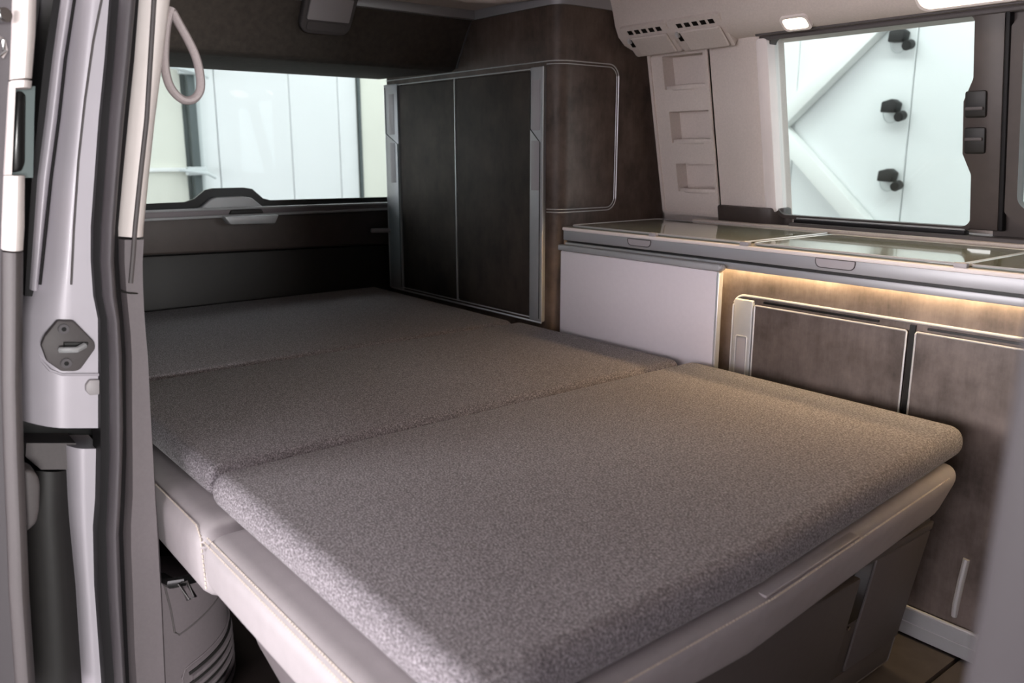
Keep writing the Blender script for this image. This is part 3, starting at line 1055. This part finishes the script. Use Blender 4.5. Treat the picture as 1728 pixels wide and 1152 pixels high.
curl = lambda t: -.045 * max(0, 1 - t / .5) ** 2
jamb = [((-1.360, 0.311, 1.198), (-1.360, 0.360, 1.204)),
    ((-1.360, 0.305, 1.166), (-1.360, 0.353, 1.171)),
    ((-1.360, 0.287, 1.086), (-1.360, 0.339, 1.090)),
    ((-1.360, 0.269, 1.005), (-1.360, 0.324, 1.007)),
    ((-1.360, 0.251, 0.923), (-1.360, 0.309, 0.922)),
    ((-1.360, 0.238, 0.854), (-1.360, 0.297, 0.851)),
    ((-1.360, 0.226, 0.799), (-1.360, 0.291, 0.793)),
    ((-1.360, 0.212, 0.757), (-1.360, 0.290, 0.749)),
    ((-1.360, 0.199, 0.724), (-1.360, 0.294, 0.712)),
    ((-1.360, 0.191, 0.673), (-1.360, 0.288, 0.658)),
    ((-1.360, 0.183, 0.603), (-1.360, 0.281, 0.584)),
    ((-1.360, 0.180, 0.565), (-1.360, 0.277, 0.545))]
bp_ = thing('wall_left_jamb', (-1.4, .27, .5), kind='structure')
obj('painted_jamb', strip(bm_(), jamb, .11, curl, 13), 'paint', bp_)
q = tube(bm_(), [(-1.357, 0.346, 1.194), (-1.357, 0.322, 1.112), (-1.357, 0.303, 1.031), (-1.357, 0.286, 0.948), (-1.357, 0.270, 0.852), (-1.357, 0.258, 0.770)], .0016, False, 6)
obj('crease', q, 'browngrey', bp_)
low = [((-1.375, 0.233, 0.517), (-1.375, 0.277, 0.507)),
    ((-1.375, 0.228, 0.428), (-1.375, 0.265, 0.418)),
    ((-1.375, 0.226, 0.379), (-1.375, 0.259, 0.369)),
    ((-1.375, 0.224, 0.279), (-1.375, 0.251, 0.269)),
    ((-1.375, 0.216, 0.121), (-1.375, 0.245, 0.108)),
    ((-1.375, 0.211, 0.038), (-1.375, 0.242, 0.023))]
obj('painted_jamb_foot', strip(bm_(), low, .10, lambda t: -.02 * max(0, 1 - t / .4) ** 2), 'paint', bp_)
q = strip(bm_(), [((-1.400, 0.180, 0.531), (-1.400, 0.247, 0.516)),
    ((-1.400, 0.177, 0.510), (-1.400, 0.243, 0.495)),
    ((-1.400, 0.195, 0.485), (-1.400, 0.237, 0.475))], .08)
obj('track_rail', q, 'browngrey', bp_)
q = strip(bm_(), [((-1.420, 0.175, 0.486), (-1.420, 0.243, 0.469)),
    ((-1.420, 0.166, 0.412), (-1.420, 0.235, 0.393)),
    ((-1.420, 0.166, 0.410), (-1.420, 0.236, 0.390)),
    ((-1.420, 0.143, 0.128), (-1.420, 0.227, 0.092)),
    ((-1.420, 0.136, 0.047), (-1.420, 0.223, 0.005))], .08, lambda t: .02 * math.sin(PI * t))
obj('sill_cover', q, 'dark', bp_)
q = strip(bm_(), [((-1.400, 0.179, 0.557), (-1.400, 0.286, 0.535)),
    ((-1.400, 0.175, 0.520), (-1.400, 0.282, 0.496))], .15, lambda t: -.06)
obj('track_slot', q, 'black', bp_)
q = tube(bm_(), [(-1.400, 0.210, 0.707), (-1.390, 0.207, 0.682), (-1.375, 0.210, 0.660), (-1.362, 0.218, 0.646), (-1.358, 0.232, 0.638), (-1.356, 0.282, 0.630)], .0022, False, 6)
obj('pressed_bead', q, 'paint', bp_)
q = prism(bm_(), [(-1.352, 0.261, 0.618), (-1.352, 0.267, 0.625), (-1.352, 0.281, 0.623), (-1.352, 0.279, 0.600), (-1.352, 0.265, 0.601), (-1.352, 0.260, 0.609)], (-.01, 0, 0), .002, 2)
obj('stop_pad', q, 'plate', bp_)
# window edge mouldings on the outside of the body
q = strip(bm_(), [((-1.385, 0.301, 1.200), (-1.385, 0.314, 1.202)),
    ((-1.385, 0.294, 1.168), (-1.385, 0.308, 1.170)),
    ((-1.385, 0.275, 1.088), (-1.385, 0.287, 1.088)),
    ((-1.385, 0.257, 1.006), (-1.385, 0.270, 1.006)),
    ((-1.385, 0.238, 0.923), (-1.385, 0.251, 0.923)),
    ((-1.385, 0.226, 0.853), (-1.385, 0.236, 0.852)),
    ((-1.385, 0.210, 0.763), (-1.385, 0.218, 0.762))], .04, lambda t: .006 * math.sin(PI * t))
obj('window_moulding', q, 'paint', bp_)
q = tube(bm_(), [(-1.378, 0.315, 1.201), (-1.378, 0.308, 1.169), (-1.378, 0.288, 1.088), (-1.378, 0.271, 1.006), (-1.378, 0.252, 0.923), (-1.378, 0.238, 0.853), (-1.378, 0.221, 0.771)], .002, False, 8)
obj('moulding_seal', q, 'rubber', bp_)
q = strip(bm_(), [((-1.400, 0.290, 1.201), (-1.400, 0.320, 1.205)),
    ((-1.400, 0.285, 1.169), (-1.400, 0.313, 1.172)),
    ((-1.400, 0.265, 1.088), (-1.400, 0.294, 1.090)),
    ((-1.400, 0.248, 1.006), (-1.400, 0.276, 1.007)),
    ((-1.400, 0.231, 0.923), (-1.400, 0.259, 0.922)),
    ((-1.400, 0.219, 0.852), (-1.400, 0.245, 0.851)),
    ((-1.400, 0.203, 0.753), (-1.400, 0.224, 0.750))], .10)
obj('window_rubber', q, 'rubber', bp_)
q = strip(bm_(), [((-1.510, 0.271, 1.215), (-1.510, 0.336, 1.223)),
    ((-1.510, 0.248, 1.009), (-1.510, 0.314, 1.011)),
    ((-1.510, 0.209, 0.737), (-1.510, 0.276, 0.730)),
    ((-1.510, 0.183, 0.507), (-1.510, 0.260, 0.491))], .04)
obj('gap_filler', q, 'dark', bp_)
q = prism(bm_(), [(-1.480, 0.289, 1.137), (-1.480, 0.281, 1.134), (-1.480, 0.275, 1.127), (-1.480, 0.272, 1.116), (-1.480, 0.262, 1.052), (-1.480, 0.256, 1.009), (-1.480, 0.255, 0.981), (-1.480, 0.264, 0.981), (-1.480, 0.296, 1.131)], (-.012, 0, 0), .002, 2)
obj('window_edge_strip', q, 'cream', bp_)  # pale piece stands in for a beige reflection in the side window

# striker plate on the jamb
st = thing('striker_plate', (-1.355, 0.244, 0.679), 'dark hexagonal lock striker plate screwed to the silver door jamb', 'lock plate')
pl = [(-1.348, 0.233, 0.721), (-1.348, 0.254, 0.718), (-1.348, 0.279, 0.682), (-1.348, 0.279, 0.672), (-1.348, 0.256, 0.644), (-1.348, 0.249, 0.642), (-1.348, 0.230, 0.645), (-1.348, 0.213, 0.663), (-1.348, 0.208, 0.688), (-1.348, 0.214, 0.700)]
obj('plate', prism(bm_(), pl, (-.012, 0, 0), .003, 2), 'browngrey', st)
for c in ((-1.346, 0.239, 0.708), (-1.346, 0.237, 0.657)):
    s_ = obj('screw', cyl(bm_(), c, (1, 0, 0), .0075, .005, 14, .001), 'rubberg', st)
    obj('screw_socket', cyl(bm_(), (c[0] + .0022, c[1], c[2]), (1, 0, 0), .0035, .002, 6), 'black', s_)
q = tube(bm_(), [(-1.335, 0.229, 0.680), (-1.330, 0.235, 0.680), (-1.330, 0.250, 0.678), (-1.340, 0.263, 0.681)], .0045, False, 8)
obj('striker_bar', q, 'alu', st)
q = prism(bm_(), [(-1.345, 0.237, 0.689), (-1.345, 0.270, 0.684), (-1.345, 0.268, 0.678), (-1.345, 0.257, 0.674), (-1.345, 0.236, 0.677)], (-.004, 0, 0), .001, 1)
obj('striker_recess', q, 'dark', st)

# hanging loop
lp = [(-1.372, 0.440, 1.170), (-1.372, 0.431, 1.147), (-1.372, 0.425, 1.113), (-1.372, 0.423, 1.083), (-1.372, 0.427, 1.059), (-1.372, 0.437, 1.044), (-1.372, 0.449, 1.037), (-1.372, 0.463, 1.040), (-1.372, 0.473, 1.053), (-1.372, 0.475, 1.073), (-1.372, 0.471, 1.101), (-1.372, 0.461, 1.126), (-1.372, 0.449, 1.149), (-1.372, 0.441, 1.165)]
sm = []
for k in range(len(lp) - 1):
    p0, p1, p2, p3 = (Vector(lp[min(max(j, 0), len(lp) - 1)]) for j in (k - 1, k, k + 1, k + 2))
    for f in (0, .25, .5, .75):
        sm.append(.5 * (2 * p1 + (p2 - p0) * f + (2 * p0 - 5 * p1 + 4 * p2 - p3) * f * f + (3 * p1 - p0 - 3 * p2 + p3) * f ** 3))
sm.append(Vector(lp[-1]))
q = tube(bm_(), sm, .0065, False, 10, 1.4, (1, 0, 0))
obj('pull_loop', q, 'loop', None, 'beige grey pull loop hanging beside the rear corner pillar', 'strap')

# lower side trim: curved cover with a sloping shelf and ribbed grille
ta = thing('trim_6', (-1.36, .35, 0), kind='structure')


def arc(a, r):   # plan curve of the cover, a from 0 (facing the door) to 1 (facing inwards)
    t = a * PI / 2
    return (-1.43 + r * math.cos(t) * 1.0, .265 + (r) * math.sin(t) * 1.0)


def onarc(a, z, o=0.):
    c = math.cos(a * PI / 2) ** .9
    return (-1.352 - (.13 - o) * (1 - c) + o * .6, .308 + (.172 + o) * math.sin(a * PI / 2), z)


t = bmesh.new()
lo_, hi_ = [], []
for k in range(25):
    a = k / 24
    x, y, z = onarc(a, 0)
    lo_.append(t.verts.new((x, y, -.15)))
    hi_.append(t.verts.new((x, y, .272 - .05 * a)))
cl, ch = t.verts.new((-1.52, .28, -.15)), t.verts.new((-1.52, .28, .262))
for k in range(24):
    t.faces.new((lo_[k], lo_[k + 1], hi_[k + 1], hi_[k]))
    t.faces.new((hi_[k], hi_[k + 1], ch))
    t.faces.new((lo_[k + 1], lo_[k], cl))
t.faces.new((lo_[0], hi_[0], ch, cl))
t.faces.new((hi_[24], lo_[24], cl, ch))
bmesh.ops.recalc_face_normals(t, faces=t.faces)
q = bm_()
merge(q, t)
obj('side_cover', q, 'lowtrim', ta)

A0, A1 = .24, .97
for k in range(7):
    z = .070 - k * .020
    q = tube(bm_(), [onarc(A0 + .02 + (A1 - A0 - .02) * j / 16, z + .030 * j / 16, .001) for j in range(17)], .0050, False, 8)
    obj('grille_slat', q, 'lowtrim', ta)
q = bm_()
for k in range(8):
    z = .080 - k * .020
    tube(q, [onarc(A0 + (A1 - A0) * j / 16, z + .030 * j / 16, .0004) for j in range(17)], .0034, False, 6)
obj('grille_gap', q, 'dark', ta)
q = tube(bm_(), [onarc(A0 - .05, -.10, .001), onarc(A0 - .05, .080, .001), onarc(A0 - .02, .092, .001)] + [onarc(A0 + .02 + (A1 - A0) * j / 12, .096 + .032 * j / 12, .001) for j in range(13)], .002, False, 6)
obj('grille_rim', q, 'lowtrim', ta)
q = tube(bm_(), [onarc(.13, .27, .0), onarc(.16, .21, .0), onarc(.17, .168, .0), onarc(.20, .160, .0)] + [onarc(.20 + .75 * j / 12, .160 + .045 * j / 12, 0) for j in range(1, 13)], .0018, False, 6)
obj('shelf_line', q, 'browngrey', ta)

# seat-belt buckle on the shelf
bk = thing('belt_buckle', (-1.320, 0.365, 0.264), 'small chrome seat belt buckle on a black strap under the bench edge', 'buckle')
q = tube(bm_(), [(-1.310, 0.356, 0.278), (-1.310, 0.367, 0.245), (-1.310, 0.379, 0.246), (-1.310, 0.367, 0.277)], .003, True, 8)
obj('metal_frame', q, 'metal', bk)
q = tube(bm_(), [(-1.380, 0.347, 0.261), (-1.330, 0.350, 0.271), (-1.320, 0.364, 0.275), (-1.330, 0.388, 0.269), (-1.370, 0.416, 0.256)], .009, False, 8)
obj('strap', q, 'black', bk)

# ================================================================ sliding door, pushed back
sd = thing('door_1', (-1.4, .15, .2), kind='structure')
q = strip(bm_(), [((-1.300, 0.171, 1.173), (-1.300, 0.223, 1.179)),
    ((-1.300, 0.167, 1.145), (-1.300, 0.219, 1.150)),
    ((-1.300, 0.133, 0.927), (-1.300, 0.183, 0.926)),
    ((-1.300, 0.102, 0.697), (-1.300, 0.154, 0.690)),
    ((-1.300, 0.088, 0.562), (-1.300, 0.140, 0.550)),
    ((-1.300, 0.077, 0.452), (-1.300, 0.131, 0.436)),
    ((-1.300, 0.070, 0.365), (-1.300, 0.123, 0.347)),
    ((-1.300, 0.059, 0.230), (-1.300, 0.115, 0.205)),
    ((-1.300, 0.053, 0.158), (-1.300, 0.109, 0.131))], .9, lambda t: -.01)
obj('door_shell', q, 'rubberg', sd)
q = strip(bm_(), [((-1.290, 0.223, 1.177), (-1.290, 0.247, 1.180)),
    ((-1.290, 0.218, 1.148), (-1.290, 0.243, 1.151)),
    ((-1.290, 0.212, 1.105), (-1.290, 0.237, 1.107)),
    ((-1.290, 0.204, 1.051), (-1.290, 0.227, 1.053))], .12, rnd)
obj('upper_trim', q, 'cream', sd)
q = strip(bm_(), [((-1.290, 0.203, 1.049), (-1.290, 0.227, 1.050)),
    ((-1.290, 0.201, 1.040), (-1.290, 0.225, 1.041))], .12, rnd)
strip(q, [((-1.290, 0.201, 1.040), (-1.290, 0.207, 1.041)),
    ((-1.290, 0.183, 0.930), (-1.290, 0.190, 0.930))], .10)
strip(q, [((-1.290, 0.183, 0.929), (-1.290, 0.205, 0.929)),
    ((-1.290, 0.173, 0.862), (-1.290, 0.197, 0.861)),
    ((-1.290, 0.169, 0.833), (-1.290, 0.192, 0.831))], .12, rnd)
obj('latch_trim', q, 'cream', sd)
q = strip(bm_(), [((-1.330, 0.213, 1.045), (-1.330, 0.237, 1.046)),
    ((-1.330, 0.206, 1.003), (-1.330, 0.231, 1.004)),
    ((-1.330, 0.200, 0.957), (-1.330, 0.225, 0.956)),
    ((-1.330, 0.193, 0.925), (-1.330, 0.221, 0.925))], .05)
obj('latch_recess', q, 'teal', sd)
q = prism(bm_(), [(-1.325, 0.213, 1.039), (-1.325, 0.220, 1.039), (-1.325, 0.224, 1.034), (-1.325, 0.213, 0.945), (-1.325, 0.208, 0.934), (-1.325, 0.196, 0.932)], (-.02, 0, 0), .003, 2)
obj('latch_slot', q, 'black', sd)
q = strip(bm_(), [((-1.290, 0.169, 0.830), (-1.290, 0.192, 0.829)),
    ((-1.290, 0.153, 0.692), (-1.290, 0.175, 0.688)),
    ((-1.290, 0.149, 0.659), (-1.290, 0.171, 0.655)),
    ((-1.290, 0.139, 0.553), (-1.290, 0.161, 0.548)),
    ((-1.290, 0.130, 0.440), (-1.290, 0.152, 0.433)),
    ((-1.290, 0.122, 0.351), (-1.290, 0.145, 0.343)),
    ((-1.290, 0.114, 0.211), (-1.290, 0.137, 0.201)),
    ((-1.290, 0.109, 0.137), (-1.290, 0.132, 0.126))], .12, rnd)
obj('lower_trim', q, 'browngrey', sd)
q = prism(bm_(), [(-1.330, 0.162, 0.514), (-1.330, 0.174, 0.510), (-1.330, 0.181, 0.499), (-1.330, 0.182, 0.484), (-1.330, 0.177, 0.448), (-1.330, 0.171, 0.428), (-1.330, 0.156, 0.417)], (-.05, 0, 0), .006, 3)
obj('rubber_stop', q, 'browngrey', sd)
q = bm_()
cyl(q, (-1.285, 0.201, 1.128), (1, .3, 0), .009, .02, 14, .002)
tube(q, [(-1.285, 0.191, 1.103), (-1.285, 0.199, 1.098), (-1.285, 0.200, 1.086), (-1.285, 0.194, 1.077)], .003)
obj('latch_catch', q, 'metal', sd)

# ================================================================ front corner post of the door opening
fp_ = thing('trim_5', (-.1, .3, 0), kind='structure')
b5 = [((-0.108, 0.300, 0.952), (-0.100, 0.300, 0.952)),
    ((-0.108, 0.300, 0.918), (-0.096, 0.300, 0.919)),
    ((-0.109, 0.300, 0.852), (-0.090, 0.300, 0.858)),
    ((-0.110, 0.300, 0.807), (-0.087, 0.300, 0.817)),
    ((-0.112, 0.300, 0.770), (-0.083, 0.300, 0.785)),
    ((-0.113, 0.300, 0.732), (-0.080, 0.300, 0.753))]
t = bmesh.new()


def post(rows, d0, d1, prof):
    t = bmesh.new()
    F = []
    for l, r in rows:
        l = Vector(l)
        F.append([t.verts.new((l.x + a, l.y + c, l.z)) for a, c in prof])
    n = len(prof)
    for A, B in zip(F, F[1:]):
        for k in range(n):
            t.faces.new((A[k], A[(k + 1) % n], B[(k + 1) % n], B[k]))
    t.faces.new(F[0][::-1])
    t.faces.new(F[-1])
    bmesh.ops.recalc_face_normals(t, faces=t.faces)
    q = bm_()
    merge(q, t)
    return q


obj('post_cover', post(b5, 0, 0, [(0, .004), (.003, -.003), (.010, -.006), (.022, -.005), (.12, -.01), (.12, .10), (.05, .10), (.012, .04)]), 'postgrey', fp_)
obj('post_seal', post(b5, 0, 0, [(.022, -.002), (.026, -.012), (.034, -.013), (.040, -.004), (.036, .004)]), 'rubberg', fp_)
obj('front_side', box(bm_(), .0, 1.2, .26, .36, -.3, .72, .01, 2), 'paint', fp_)
